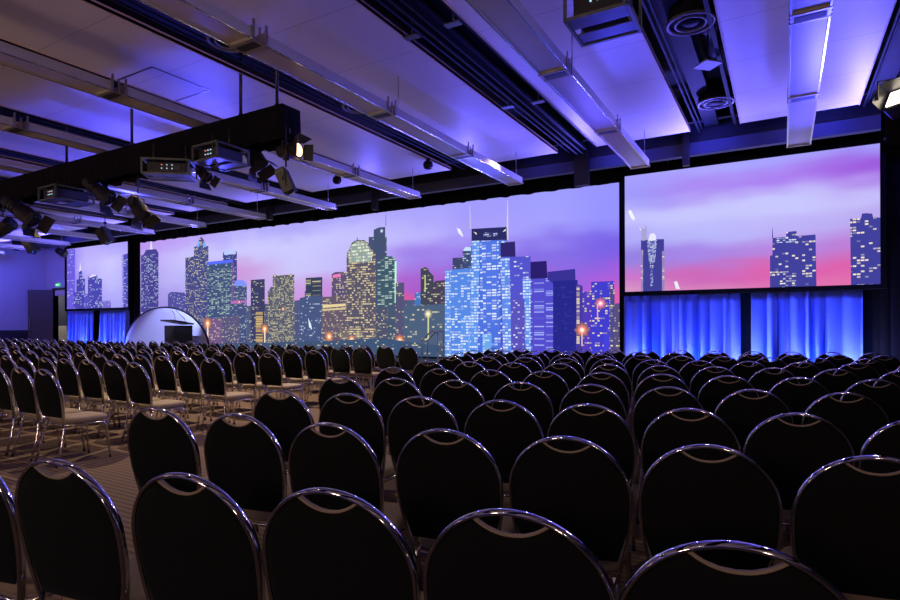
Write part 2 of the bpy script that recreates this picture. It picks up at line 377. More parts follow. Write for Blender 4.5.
# ---------------------------------------------------------------- light troughs below the rafts
ord_ = ['first', 'second', 'third', 'fourth', 'fifth', 'sixth', 'seventh', 'eighth', 'ninth', 'tenth', 'eleventh', 'twelfth', 'thirteenth', 'fourteenth', 'fifteenth',
        'sixteenth', 'seventeenth', 'eighteenth', 'nineteenth', 'twentieth', 'twenty-first', 'twenty-second', 'twenty-third', 'twenty-fourth', 'twenty-fifth', 'twenty-sixth',
        'twenty-seventh', 'twenty-eighth', 'twenty-ninth', 'thirtieth', 'thirty-first', 'thirty-second', 'thirty-third', 'thirty-fourth', 'thirty-fifth', 'thirty-sixth', 'thirty-seventh', 'thirty-eighth']
ZT = H + 2.86; W2 = .162
def make_trough():
    t = empty('light_trough', (0, 10.8, ZT))
    ends = [0, -2.24, -4.5, -6.76, -9.02, -11.3]
    for a, b in zip(ends, ends[1:]):
        y1 = a - (.0 if a == 0 else .10); y0 = b + .10
        m = MB()
        # U-shaped housing: two side walls, base a little above the lips
        m.box(-W2, -W2+.018, y0, y1, 0, .115); m.box(W2-.018, W2, y0, y1, 0, .115)
        m.box(-W2+.018, W2-.018, y1-.012, y1, 0, .10); m.box(-W2+.018, W2-.018, y0, y0+.012, 0, .10)
        m.build('housing', M['trough_side'], t)
        m = MB(); m.box(-W2+.018, W2-.018, y0+.012, y1-.012, .012, .024); m.build('base_plate', M['trough_base'], t)
        m = MB(); m.box(-W2-.006, -W2+.014, y0, y1, -.006, .006, bev=.002); m.box(W2-.014, W2+.006, y0, y1, -.006, .006, bev=.002)
        m.build('lip', M['lip'], t)
    for b in ends[1:-1]:
        m = MB(); m.box(-W2-.012, W2+.012, b-.10, b-.072, -.012, .13); m.box(-W2-.012, W2+.012, b+.072, b+.10, -.012, .13)
        m.box(-W2-.012, -W2+.004, b-.012, b+.012, -.01, .15); m.box(W2-.004, W2+.012, b-.012, b+.012, -.01, .15)
        m.box(W2, W2+.014, b+.07, b+.095, -.012, .20); m.box(W2, W2+.014, b-.095, b-.07, -.012, .20)
        m.box(-W2, W2, b-.07, b+.07, -.008, .0)
        m.build('coupler', M['steel'], t)
        m = MB(); m.box(-W2+.03, W2-.03, b-.05, b+.05, -.012, -.007); m.build('socket_strip', M['black'], t)
    m = MB(); m.box(-W2-.01, W2+.01, .0, .03, -.012, .03, bev=.004); m.build('end_cap', M['steel'], t)
    for yy in (-.25, -4.3, -8.6):
        MB().tube([(W2-.03, yy, .03), (W2-.03, yy, ZC-ZT)], .006, 6).build('hanger_rod', M['steel'], t)
    return t
proto = None
for i in range(0, 12):
    x = .23 - SP * i
    if proto is None: o = proto = make_trough()
    else: o = copy_tree(proto)
    o.location = (x, 10.8, ZT)
    lab = ('long steel light trough hanging under the ceiling, rightmost, above the right screen' if i == 0 else
           'long steel light trough hanging under the ceiling, %s from the right' % ord_[i])
    tag(o, lab, 'light trough', 'light troughs hanging under the ceiling')

# ---------------------------------------------------------------- screens
def srgb(c):
    return tuple(((v/255)/12.92 if v/255 <= .04045 else (((v/255)+.055)/1.055)**2.4) for v in c)

def picture_mat():
    m = bpy.data.materials.new('projected_picture'); m.use_nodes = True; nt = m.node_tree; nt.nodes.clear()
    N = nt.nodes.new; L = nt.links.new
    out = N('ShaderNodeOutputMaterial'); em = N('ShaderNodeEmission'); L(em.outputs[0], out.inputs[0])
    wall = N('ShaderNodeAttribute'); wall.attribute_name = 'wallc'
    lit = N('ShaderNodeAttribute'); lit.attribute_name = 'litc'
    den = N('ShaderNodeAttribute'); den.attribute_name = 'den'
    uv = N('ShaderNodeUVMap'); uv.uv_map = 'cells'
    fl = N('ShaderNodeVectorMath'); fl.operation = 'FLOOR'; L(uv.outputs[0], fl.inputs[0])
    fr = N('ShaderNodeVectorMath'); fr.operation = 'FRACTION'; L(uv.outputs[0], fr.inputs[0])
    wn = N('ShaderNodeTexWhiteNoise'); wn.noise_dimensions = '2D'; L(fl.outputs[0], wn.inputs['Vector'])
    # clusters of lit floors
    sc_ = N('ShaderNodeVectorMath'); sc_.operation = 'MULTIPLY'; sc_.inputs[1].default_value = (.16, .7, 0); L(fl.outputs[0], sc_.inputs[0])
    ns = N('ShaderNodeTexNoise'); ns.inputs['Scale'].default_value = 1; ns.inputs['Detail'].default_value = 1; L(sc_.outputs[0], ns.inputs['Vector'])
    ad = N('ShaderNodeMath'); ad.operation = 'MULTIPLY_ADD'; ad.inputs[1].default_value = 2.2; ad.inputs[2].default_value = -1.1; L(ns.outputs['Fac'], ad.inputs[0])
    th = N('ShaderNodeMath'); th.operation = 'ADD'; L(den.outputs['Fac'], th.inputs[0]); L(ad.outputs[0], th.inputs[1])
    # nothing lit where density is zero
    gz = N('ShaderNodeMath'); gz.operation = 'GREATER_THAN'; gz.inputs[1].default_value = .001; L(den.outputs['Fac'], gz.inputs[0])
    lt = N('ShaderNodeMath'); lt.operation = 'LESS_THAN'; L(wn.outputs['Value'], lt.inputs[0]); L(th.outputs[0], lt.inputs[1])
    sx = N('ShaderNodeSeparateXYZ'); L(fr.outputs[0], sx.inputs[0])
    def inside(sock, lo, hi):
        a = N('ShaderNodeMath'); a.operation = 'GREATER_THAN'; a.inputs[1].default_value = lo; L(sock, a.inputs[0])
        b = N('ShaderNodeMath'); b.operation = 'LESS_THAN'; b.inputs[1].default_value = hi; L(sock, b.inputs[0])
        c = N('ShaderNodeMath'); c.operation = 'MULTIPLY'; L(a.outputs[0], c.inputs[0]); L(b.outputs[0], c.inputs[1]); return c
    ix = inside(sx.outputs['X'], .08, .92); iy = inside(sx.outputs['Y'], .22, .80)
    prev = lt
    for q in (gz, ix, iy):
        c = N('ShaderNodeMath'); c.operation = 'MULTIPLY'; L(prev.outputs[0], c.inputs[0]); L(q.outputs[0], c.inputs[1]); prev = c
    br = N('ShaderNodeMath'); br.operation = 'MULTIPLY_ADD'; br.inputs[1].default_value = 1.5; br.inputs[2].default_value = .0
    L(wn.outputs['Color'], br.inputs[0]) 
    fac = N('ShaderNodeMath'); fac.operation = 'MULTIPLY'; fac.use_clamp = True; L(prev.outputs[0], fac.inputs[0]); L(br.outputs[0], fac.inputs[1])
    mx = N('ShaderNodeMix'); mx.data_type = 'RGBA'; L(fac.outputs[0], mx.inputs['Factor']); L(wall.outputs['Color'], mx.inputs['A']); L(lit.outputs['Color'], mx.inputs['B'])
    L(mx.outputs['Result'], em.inputs['Color']); em.inputs['Strength'].default_value = 1.0
    return m
M['picture'] = picture_mat()

class Pic:
    """a flat projected picture: coloured polygons stacked a millimetre apart on the plane Y"""
    def __init__(s, Y, x0, x1, z0, z1):
        s.cs = .66; s.Y = Y; s.b = (x0, x1, z0, z1); s.bm = bmesh.new()
        s.w = s.bm.loops.layers.float_color.new('wallc'); s.l = s.bm.loops.layers.float_color.new('litc')
        s.d = s.bm.faces.layers.float.new('den'); s.uv = s.bm.loops.layers.uv.new('cells'); s.n = 0
    def sky(s, cols, vs, grid):
        """cols: pixel columns, vs: fractions from top, grid[col][row] sRGB"""
        x0, x1, z0, z1 = s.b
        xs = [at(c, 300, s.Y).x for c in cols]
        NX, NZ = 170, 56
        def samp(x, v):
            i = 0
            while i < len(xs)-2 and x > xs[i+1]: i += 1
            a = min(max((x - xs[i]) / (xs[i+1]-xs[i]), 0), 1)
            j = 0
            while j < len(vs)-2 and v > vs[j+1]: j += 1
            b = min(max((v - vs[j]) / (vs[j+1]-vs[j]), 0), 1)
            a = a*a*(3-2*a); b = b*b*(3-2*b)
            return [sum(wt*g[k] for wt, g in ((( 1-a)*(1-b), grid[i][j]), (a*(1-b), grid[i+1][j]), ((1-a)*b, grid[i][j+1]), (a*b, grid[i+1][j+1]))) for k in range(3)]
        V = {}
        for i in range(NX+1):
            for j in range(NZ+1):
                x = x0+(x1-x0)*i/NX; v = j/NZ
                V[i, j] = (s.bm.verts.new((x, s.Y, z1+(z0-z1)*v)), (*srgb(samp(x + .3*noise.noise((x*.5, v*6, 3)), min(1, max(0, v + .07*noise.noise((x*.55, v*5, 0)) + .035*noise.noise((x*1.6, v*16, 5)))))), 1))
        for i in range(NX):
            for j in range(NZ):
                q = [V[i, j], V[i+1, j], V[i+1, j+1], V[i, j+1]]
                f = s.bm.faces.new([a[0] for a in q]); f[s.d] = 0
                for lp, a in zip(f.loops, q): lp[s.w] = a[1]; lp[s.l] = a[1]
    def poly(s, px, wall, lit=(255, 240, 180), den=0., cell=(.09, .085), cols=None):
        cell = (cell[0]*s.cs, cell[1]*s.cs) if cell[0] < .3 else (cell[0], cell[1]*s.cs)
        """px: photo pixels of the outline on the picture plane"""
        x0, x1, z0, z1 = s.b; s.n += 1; Y = s.Y - .0004*s.n
        P = [at(a, b, s.Y) for a, b in px]
        P = [Vector((min(max(p.x, x0), x1), Y, min(max(p.z, z0), z1))) for p in P]
        vs = [s.bm.verts.new(p) for p in P]
        f = s.bm.faces.new(vs); f[s.d] = den*.85
        for k, lp in enumerate(f.loops):
            lp[s.w] = (*srgb(cols[k] if cols else wall), 1); lp[s.l] = (*srgb(lit), 1)
            lp[s.uv].uv = ((lp.vert.co.x+40)/cell[0]+s.n*17, (lp.vert.co.z+3)/cell[1])
    def tower(s, xa, xb, ya, yb, wall, lit=(255, 240, 180), den=.3, cell=(.09, .085), bot=362):
        s.poly([(xa, ya), (xb, yb), (xb, bot), (xa, bot)], wall, lit, den, cell)
    def glow(s, px, py, r, col, rim=(92, 84, 122)):
        x0, x1, z0, z1 = s.b; s.n += 1; Y = s.Y-.0004*s.n
        c = at(px, py, s.Y); n = 24
        rr = [0, .22, .42, .7, 1.0]
        cc = [(255, 252, 240), (255, 245, 215), col, tuple(int(.5*a_+.5*b_) for a_, b_ in zip(col, rim)), rim]
        ring = []
        for q, m in zip(rr, cc):
            ring.append([(Vector((min(max(c.x+q*r*1.25/43*(1+(.25 if k % 3 == 0 and q > .5 else 0))*math.cos(2*math.pi*k/n), x0), x1), Y,
                                  min(max(c.z+q*r*1.25/43*(1+(.25 if k % 3 == 0 and q > .5 else 0))*math.sin(2*math.pi*k/n), z0), z1))), (*srgb(m), 1)) for k in range(n)])
        for A, B in zip(ring, ring[1:]):
            for k in range(n):
                quad = [A[k], B[k], B[(k+1) % n], A[(k+1) % n]]
                if A is ring[0]: quad = [A[0], B[k], B[(k+1) % n]]
                try: f = s.bm.faces.new([s.bm.verts.new(p[0]) for p in quad])
                except ValueError: continue
                f[s.d] = 0
                for lp, p in zip(f.loops, quad): lp[s.w] = p[1]; lp[s.l] = p[1]
    def build(s, name, parent):
        me = bpy.data.meshes.new(name)
        for f in s.bm.faces:
            f.normal_update()
            if f.normal.y > 0: f.normal_flip()
        s.bm.to_mesh(me); s.bm.free(); me.materials.append(M['picture'])
        o = bpy.data.objects.new(name, me); C.objects.link(o); o.parent = parent
        return o

YM = 12.95
mx0 = at(140.5, 300, YM).x; mx1 = -3.05; mz0, mz1 = H-.87, H+3.15
scr = empty('panorama_screen', (0, 0, 0)); tag(scr, 'very wide panoramic screen with a dusk city skyline across the stage', 'screen')
P = Pic(YM, mx0, mx1, mz0, mz1)
P.sky([140, 185, 235, 300, 360, 420, 480, 545, 619], [0, .18, .36, .52, .66, 1.0], [
    [(188,150,240),(190,165,245),(180,165,240),(165,150,230),(150,140,225),(140,130,215)],
    [(190,165,248),(202,195,255),(190,184,250),(172,160,240),(170,150,235),(150,130,210)],
    [(180,172,252),(206,202,255),(205,155,222),(196,184,246),(200,170,235),(160,130,200)],
    [(176,168,250),(204,202,255),(204,200,252),(205,160,230),(218,130,200),(170,120,180)],
    [(176,170,253),(198,194,255),(196,184,250),(196,130,218),(226,100,165),(180,110,160)],
    [(172,166,253),(188,180,254),(160,130,235),(172,95,205),(236,86,140),(190,100,150)],
    [(162,156,254),(170,160,252),(152,120,232),(160,100,215),(190,100,200),(150,100,190)],
    [(160,158,255),(164,160,255),(136,112,232),(150,104,226),(185,100,215),(150,90,200)],
    [(150,148,255),(152,148,255),(122,98,232),(168,96,222),(222,96,180),(180,80,170)]])
Y_ = (222, 214, 172); G_ = (190, 215, 200); B_ = (200, 215, 240)
# far, hazy mass along the horizon
P.poly([(140,318),(300,300),(450,300),(620,318),(620,362),(140,362)], (82,92,130), Y_, .16, (.08,.075))
P.tower(141, 158.5, 255, 252.5, (74,68,150), B_, .42, (.12,.07)); P.poly([(149.5,254),(150.6,240),(151.6,240),(153,253)], (225,220,255))
P.poly([(143,256),(146,250),(156,249),(158.5,253)], (74,68,150))
P.tower(158.5, 169, 318, 317, (120,110,190), Y_, .2)
P.poly([(168,294),(171,292),(184,292),(187,296),(187,362),(168,362)], (86,80,160), B_, .3)
P.tower(185.5, 196, 258, 256, (74,76,138), Y_, .40, (.085,.075)); 
P.poly([(194,247),(197,246),(199,240),(201,236.5),(204,240),(206,246),(208.5,246),(208.5,362),(194,362)], (70,76,138), Y_, .42, (.085,.075))
P.poly([(197,247),(198.5,241),(199.5,241),(199.5,247)], (120,180,255)); P.poly([(203,247),(203.5,241),(206,245),(206.5,247)], (120,180,255))
P.poly([(223,253),(226,250),(234,250),(237,252),(237,362),(223,362)], (66,70,140), B_, .25); P.poly([(224,252.5),(226,249.5),(234,249.5),(236,252),(236,254),(224,255)], (190,205,255))
P.tower(207, 233, 263, 261, (66,84,128), G_, .52, (.16,.075)); P.poly([(207,262),(233,259.5),(233,262.5),(207,265)], (90,110,255)); P.tower(231.5, 234, 262, 262, (110,90,150), bot=300)
P.poly([(234,283),(237,280.5),(243,280.5),(247,284),(247,362),(234,362)], (74,82,130), G_, .3, (.1,.07)); P.poly([(234,284),(237,280),(243,280),(247,283.5),(247,286),(234,286)], (130,150,255))
P.tower(208, 222, 318, 318, (120,90,140), Y_, .15); P.tower(222, 240, 316, 316, (92,88,128), Y_, .3, (.09,.07))
P.poly([(231,301),(247,300.5),(247,302.5),(231,304)], (190,110,190))
P.tower(251, 265, 280, 279, (62,64,104), Y_, .22); P.tower(256, 265, 312, 312, (70,70,100), (255,215,130), .9, (.5,.05))
P.poly([(268,292),(271,287),(273,287),(273,275.5),(294.5,274.5),(294.5,362),(268,362)], (92,94,112), Y_, .62, (.085,.075))
P.glow(275, 276, 1.6, (255,220,130)); P.glow(291, 275.5, 1.6, (255,220,130))
P.tower(295, 306, 310, 310, (80,88,128), B_, .2)
P.poly([(300,298),(305,297),(305,291),(322,291),(324,303),(324,362),(300,362)], (74,88,132), B_, .15)
P.tower(306, 322.5, 278, 277, (56,66,92), Y_, .65, (.4,.07), 296)
P.poly([(332,274),(336,272),(347,272),(347,362),(332,362)], (96,82,120), Y_, .35); P.poly([(333,275),(341,273.5),(341,277),(333,278)], (240,130,190))
P.tower(322, 347, 297, 296, (104,90,110), Y_, .38, (.1,.08)); P.poly([(323,305),(346,303.5),(346,306),(323,308)], (235,215,160)); P.poly([(323,309),(346,307.5),(346,309.5),(323,311)], (215,195,150))
P.tower(369, 387, 237, 237, (74,84,116), G_, .05); P.poly([(374,230),(379,227.5),(385.5,227),(385.5,262),(374,262)], (70,82,116)); P.glow(382, 231, 2, (190,220,255))
P.poly([(385.7,226),(386,214),(386.4,214),(386.6,226)], (120,120,190))
P.poly([(378,262),(385,256),(393,256.5),(396.5,260),(396.5,362),(378,362)], (66,90,110), G_, .58, (.2,.085)); P.poly([(395,261),(396.8,261),(396.8,303),(395,303)], (190,255,225))
P.poly([(347,254),(350,249),(352,243),(355,241),(358,240),(364,240),(368,242),(371,248),(376,253),(376,362),(347,362)], (92,88,108), (244,222,168), .60, (.10,.10))
P.poly([(349,254),(352,245),(356,241.5),(365,241.5),(369,246),(373,253),(372,262),(349,263)], (150,165,160), (250,255,225), .75, (.09,.14)); P.poly([(357,241),(357.3,237),(357.9,237),(358.2,241)], (110,110,150))
P.tower(387, 396, 305, 305, (72,88,114), Y_, .2); P.tower(376, 388, 308, 308, (80,84,110), Y_, .35, (.09,.07))
P.tower(396, 404.5, 283, 282.5, (86,84,120), Y_, .15)
P.tower(404, 414, 316, 316, (84,84,112), (255,220,140), .85, (.5,.06)); P.tower(340, 361, 331, 331, (120,110,110), (255,240,180), .8, (.1,.1), 338)
P.poly([(421,269),(424,267),(428,268),(430,272),(434,276),(434,362),(421,362)], (66,70,88), Y_, .28); P.poly([(433,284),(436,281),(446,280),(446,362),(433,362)], (72,66,92), Y_, .24)
P.poly([(425,275),(426,275),(426,292),(425,292)], (220,230,150)); P.tower(415, 421, 293, 292, (70,120,190), B_, .3)
P.tower(404, 446, 306, 304, (78,98,128), Y_, .12, (.12,.1)); P.glow(428.5, 314, 4.5, (225,225,170)); P.poly([(428,316),(429.4,316),(429.4,340),(428,340)], (215,220,150))
# blue-white towers
bw = (232, 244, 255)
P.tower(453, 473, 258, 257, (62,70,110), B_, .3); P.tower(463, 473, 250, 248.5, (64,76,120), B_, .3); P.poly([(463,251),(466,247),(472,247.5),(472,251)], (200,225,255))
P.tower(445.5, 474, 270, 268, (88,138,232), bw, .46, (.14,.10)); P.poly([(445.5,271),(451,270.5),(451,362),(445.5,362)], (96,150,240), bw, .8, (.11,.11)); P.poly([(462,318),(471,318),(469,362),(460,362)], (96,150,240), bw, .85, (.12,.11))
P.tower(472, 507.5, 229, 227, (44,44,100), B_, .0); P.poly([(474,232),(477,233),(477,235)], (255,250,230)); P.poly([(503,232),(506,229),(506,231)], (255,250,230)); P.poly([(484,233),(498,232),(498,236),(484,237)], (60,60,120), B_, .6)
P.tower(471.5, 507, 241, 240, (78,116,226), bw, .5, (.15,.11)); P.poly([(473,241),(480,241),(478,362),(470,362)], (96,150,240), bw, .78, (.12,.11))
P.poly([(482,241),(499,240.5),(499,320),(484,324)], (84,120,230), bw, .62, (.22,.10)); P.poly([(483,334),(492,334),(492,362),(483,362)], (110,170,240), bw, .7, (.09,.08))
P.poly([(470.3,229),(469.8,206),(470.5,206),(471.8,229)], (200,190,230)); P.poly([(507,227),(507.8,201),(508.4,201),(509,240),(507.5,240)], (215,205,230))
P.poly([(501,243),(515.5,241.5),(516,257),(501,258)], (50,38,110)); 
P.tower(501, 531, 257, 256.5, (84,84,206), bw, .14, (.12,.085)); P.poly([(501,258),(510,257.5),(512,362),(504,362)], (96,140,236), bw, .78, (.12,.11)); P.poly([(523,279),(531,278.5),(531,362),(527,362),(524,320)], (96,150,240), bw, .85, (.12,.11))
P.poly([(512,300),(525,299),(526,362),(512,362)], (92,84,190), bw, .14)
P.poly([(531,262),(547,261),(548,279),(531,280)], (44,32,110)); P.tower(531, 553.5, 279, 278, (84,78,206), (170,180,255), .42, (.3,.075))
P.poly([(548,272),(575.5,269),(576,282),(553,283),(548,280)], (58,50,150)); P.poly([(553.5,281),(578,280),(578,362),(553.5,362)], (40,40,140), (60,60,160), .1)
P.tower(576.5, 583, 284, 286, (70,60,160), (255,235,170), .0); P.poly([(577,287),(580,287),(580,344),(577,344)], (120,100,160), (255,240,190), .95, (.5,.07))
P.tower(583, 592, 292, 291, (84,60,190), Y_, .3); P.tower(591.5, 614.5, 282, 281, (66,62,206), (255,235,170), .24); P.tower(604, 614.5, 340, 318, (70,66,220), Y_, 0)
P.tower(614.5, 620, 304, 303, (90,80,130), Y_, .4); P.tower(610, 615, 288, 290, (80,76,140), (255,235,170), .35)
for (gx, gy, gr, gc) in ((208.5, 323.5, 7.5, (255,150,90)), (265.5, 329, 6, (255,160,90)), (330, 336.5, 6, (255,160,90)), (352.5, 339.5, 5, (255,170,100)), (381, 342, 4, (255,150,110)), (400.5, 340.5, 6, (255,150,90)), (582.5, 330, 5.5, (255,140,120)), (601, 303.5, 4.5, (255,130,190)), (240, 302, 2.4, (255,150,200)), (284, 309, 2.5, (255,170,110))):
    P.glow(gx, gy, gr, gc)
P.poly([(208,326),(209.4,326),(209.4,348),(208,348)], (255,225,190)); P.poly([(265,331),(266.4,331),(266.4,348),(265,348)], (255,225,190)); P.poly([(581.9,332),(583,332),(583,346),(581.9,346)], (255,200,190)); P.poly([(597.5,304),(598.6,304),(598.6,320),(597.5,320)], (255,170,200))
P.poly([(457.5,228),(461,229.5),(464,236),(463,237),(459,233)], (240,240,255)); P.poly([(309,318),(312,324),(313,330),(310,327)], (230,240,255))
P.poly([(140,345),(200,344),(330,341),(380,338),(446,346),(446,366),(140,366)], (62,86,120), Y_, .1, (.1,.08))
P.build('picture', scr)
m = MB(); m.box(mx0-.02, mx1+.02, YM+.01, YM+.05, mz0-.02, mz1+.02); m.build('backing', M['black'], scr)

def screen(name, label, x0, x1, z0, z1, Y, fn):
    t = empty(name, ((x0+x1)/2, Y, z0)); tag(t, label, 'screen')
    p = Pic(Y, x0, x1, z0, z1); p.cs = .5; fn(p); o = p.build('picture', t); o.location = (-(x0+x1)/2, -Y, -z0)
    b = .085; cx = (x0+x1)/2; w2 = (x1-x0)/2; h = z1-z0
    m = MB(); m.box(-w2-b, -w2, -.05, .05, -b, h+b, bev=.006); m.box(w2, w2+b, -.05, .05, -b, h+b, bev=.006)
    m.box(-w2, w2, -.05, .05, -b, 0, bev=.006); m.box(-w2, w2, -.05, .05, h, h+b, bev=.006); m.box(-w2, w2, .02, .04, 0, h)
    m.build('frame', M['drape_black'], t)
    for sx in (-w2*.6, w2*.6): MB().tube([(sx, 0, h+b), (sx, 0, ZS-z0)], .012, 6).build('hanging_wire', M['black_satin'], t)
    return t
def right_pic(p):
    p.sky([624, 700, 780, 881], [0, .16, .38, .55, .72, .88, 1], [
        [(168,162,255),(160,156,252),(196,194,255),(178,172,250),(150,130,228),(205,120,205),(214,150,200)],
        [(172,166,255),(172,140,244),(200,200,255),(186,184,252),(168,136,232),(206,106,186),(216,130,190)],
        [(168,164,255),(172,130,242),(200,200,255),(190,180,248),(184,134,224),(222,100,176),(224,116,180)],
        [(164,160,252),(158,92,222),(198,190,252),(188,168,240),(190,128,216),(222,98,172),(228,112,176)]])
    nb = (66, 66, 158)
    p.tower(641, 664, 240, 239, (66,64,150), B_, .0, bot=295); p.tower(641, 643, 250, 250, (150,135,190), bot=295); p.tower(662, 664.5, 251, 251, (150,135,190), bot=295)
    p.poly([(647,241),(657,240),(655,262),(649,262)], (90,90,180), bw, .9, (.05,.05)); p.poly([(650,262),(653.5,262),(653,286),(650.5,286)], (80,80,170), bw, .5, (.05,.06))
    p.poly([(641,232),(642,228),(645,229),(646,224),(647,229),(647,240),(642,241)], (170,165,215)); p.poly([(648,241),(650,234),(654,233),(656,236),(656,240)], (235,235,255)); p.poly([(639,227),(641,231),(641.6,230)], (255,240,250))
    p.poly([(628,211),(631,210),(635,218),(634,221),(631,218)], (245,245,255)); p.poly([(674,282),(677,281),(680,289),(676,289)], (240,235,250))
    p.poly([(770,256),(772.5,255),(772.5,238),(786,237),(786.5,232),(796.5,231),(797,236),(815.5,234.5),(816.5,295),(770,295)], nb, (250,240,215), .24, (.11,.10)); p.poly([(772,238),(772.3,228),(772.7,228),(773,238)], nb)
    p.poly([(776,238.5),(796,237),(796,242),(776,243)], nb, bw, .75, (.1,.08)); p.poly([(777,272),(796,271),(796,285),(777,285)], nb, (255,250,225), .65, (.1,.09))
    p.poly([(850,219),(861,218),(862,213.5),(872,213),(873,217),(882,217.5),(882,295),(851,295)], nb, (250,235,210), .26, (.12,.10))
right = screen('projection_screen', 'black framed projection screen with pink dusk sky, hanging at the right', -2.97, 1.507, H+.684, H+3.20, 12.70, right_pic)
def left_pic(p):
    p.sky([67, 90, 110, 130], [0, .3, .6, 1], [
        [(150,130,250),(140,125,245),(150,130,240),(130,110,230)], [(186,172,252),(196,186,255),(180,170,250),(150,140,240)],
        [(178,168,255),(205,200,255),(196,190,255),(170,165,250)], [(170,160,252),(190,184,255),(185,180,255),(165,160,250)]])
    p.tower(66, 75, 250, 249, (110,94,226), B_, .06, (.2,.12), bot=312); p.tower(73.5, 77, 292, 292, (84,72,190), B_, .4, (.2,.1), bot=312)
    p.poly([(76.5,280),(79,279),(79,272),(81,270),(82,272),(82.5,278),(85,279),(85,312),(76.5,312)], (74,70,176), B_, .28, (.2,.1), ); p.poly([(79,272),(80.3,262),(81.5,270)], (225,220,255))
    p.poly([(88,277),(91,275),(97,275),(98,278),(102,279),(102,312),(88,312)], (76,72,180), B_, .3, (.2,.1)); p.poly([(89,277),(92,274.5),(96,274.5),(96,276),(89,278)], (225,220,255))
    p.tower(84, 88, 294, 294, (90,84,200), B_, .3, (.2,.1), bot=312); p.tower(102, 111, 301, 300.5, (120,110,215), Y_, .3, (.2,.1), bot=312)
    p.tower(122, 130, 255, 253, (84,80,190), B_, .45, (.25,.09), bot=312); p.tower(122, 123.5, 255, 254, (150,145,235), bot=312)
left = screen('projection_screen', 'small looking black framed screen with blue skyline, far left by the door', -26.03, -21.55, H+.684, H+3.20, 12.70, left_pic)

# ---------------------------------------------------------------- drapes
def drape(name, label, cat, x0, x1, Y, z0, z1, m, pleat=.16, amp=.05, gaps=()):
    rnd = random.Random(int(x0*100))
    mb = MB(); cols = []
    # irregular rounded folds: each has its own width, depth and foot drift
    folds = []; x = x0
    while x < x1:
        w_ = pleat*(.5+rnd.random()); folds.append((x, w_, amp*(.35+.9*rnd.random()), (rnd.random()-.5)*.5*w_)); x += w_
    for (fx, w_, d, dr_) in folds:
        for q in range(10):
            u = q/10
            if fx+u*w_ > x1: break
            col = []
            for j in range(13):
                t_ = j/12; z = z1+(z0-z1)*t_
                prof = abs(math.sin(math.pi*u))**.6
                y = Y - d*(.45+.55*t_)*prof
                col.append(mb.bm.verts.new((fx+u*w_+dr_*t_*math.sin(math.pi*u), y, z)))
            cols.append(col)
    for A, B in zip(cols, cols[1:]):
        for j in range(12):
            f = mb.bm.faces.new((A[j], A[j+1], B[j+1], B[j])); f.smooth = True
    o = mb.build(name, m); so = o.modifiers.new('thick', 'SOLIDIFY'); so.thickness = .004
    tag(o, label, cat); return o
drape('stage_curtain', 'blue lit pleated curtain panel below the right screen, left half', 'curtain', at(624, 300, 12.7).x, at(741, 300, 12.7).x, 12.72, .03, H+.59, M['blue_drape'], .17, .17)
drape('stage_curtain', 'blue lit pleated curtain panel below the right screen, right half', 'curtain', at(751, 300, 12.7).x, at(863, 300, 12.7).x, 12.78, .03, H+.59, M['blue_drape'], .19, .18)
drape('stage_curtain', 'blue lit pleated curtain panel below the left screen, left half', 'curtain', -26.0, -24.0, 12.72, .03, H+.59, M['blue_drape'], .19, .18)
drape('stage_curtain', 'blue lit pleated curtain panel below the left screen, right half', 'curtain', -23.6, -21.6, 12.78, .03, H+.59, M['blue_drape'], .19, .18)
drape('masking_drape', 'tall black masking drape at the right of the right screen', 'drape', 1.25, 6.8, 12.96, .03, ZC, M['drape_black'], .2, .04)
drape('masking_drape', 'tall black masking drape strip between the left screen and the panorama', 'drape', at(129.6, 300, 12.86).x, at(140, 300, 12.86).x, 12.88, .03, ZC, M['drape_black'], .2, .04)
drape('masking_drape', 'narrow black drape between the panorama and the right screen', 'drape', -3.13, -2.93, 12.86, .03, H+3.2, M['drape_black'], .1, .02)
# scalloped black pelmet over the screens
mb = MB(); cols = []
px0, px1 = -26.3, 3.2; n = 1500
for i in range(n+1):
    x = px0+(px1-px0)*i/n
    lo = H+3.14 - .035*abs(math.sin(x*math.pi/.62)) + .012*math.sin(x*11)
    cols.append([mb.bm.verts.new((x, 12.80+.025*math.sin(x*2*math.pi/.31)*(1-k*.5), lo+(H+3.62-lo)*k)) for k in (0, .5, 1)])
for A, B in zip(cols, cols[1:]):
    for j in range(2):
        f = mb.bm.faces.new((A[j], A[j+1], B[j+1], B[j])); f.smooth = True
pl = mb.build('pelmet', M['drape_black']); pl.modifiers.new('thick', 'SOLIDIFY').thickness = .004
tag(pl, 'long black scalloped pelmet along the top of the panorama', 'pelmet')
# dark props hanging down between rafts and pelmet
for (px, ya, yb, w_) in ((582, 152, 186, .30), (686, 134, 166, .12), (375, 190, 210, .14), (270, 205, 220, .14)):
    a = at(px, ya, 11.8); b = at(px, yb, 11.8)
    m = MB(); m.box(a.x-w_/2, a.x+w_/2, 11.72, 11.86, b.z, ZS, bev=.005)
    d = m.build('trim_7', M['black']); tag(d, kind='structure')

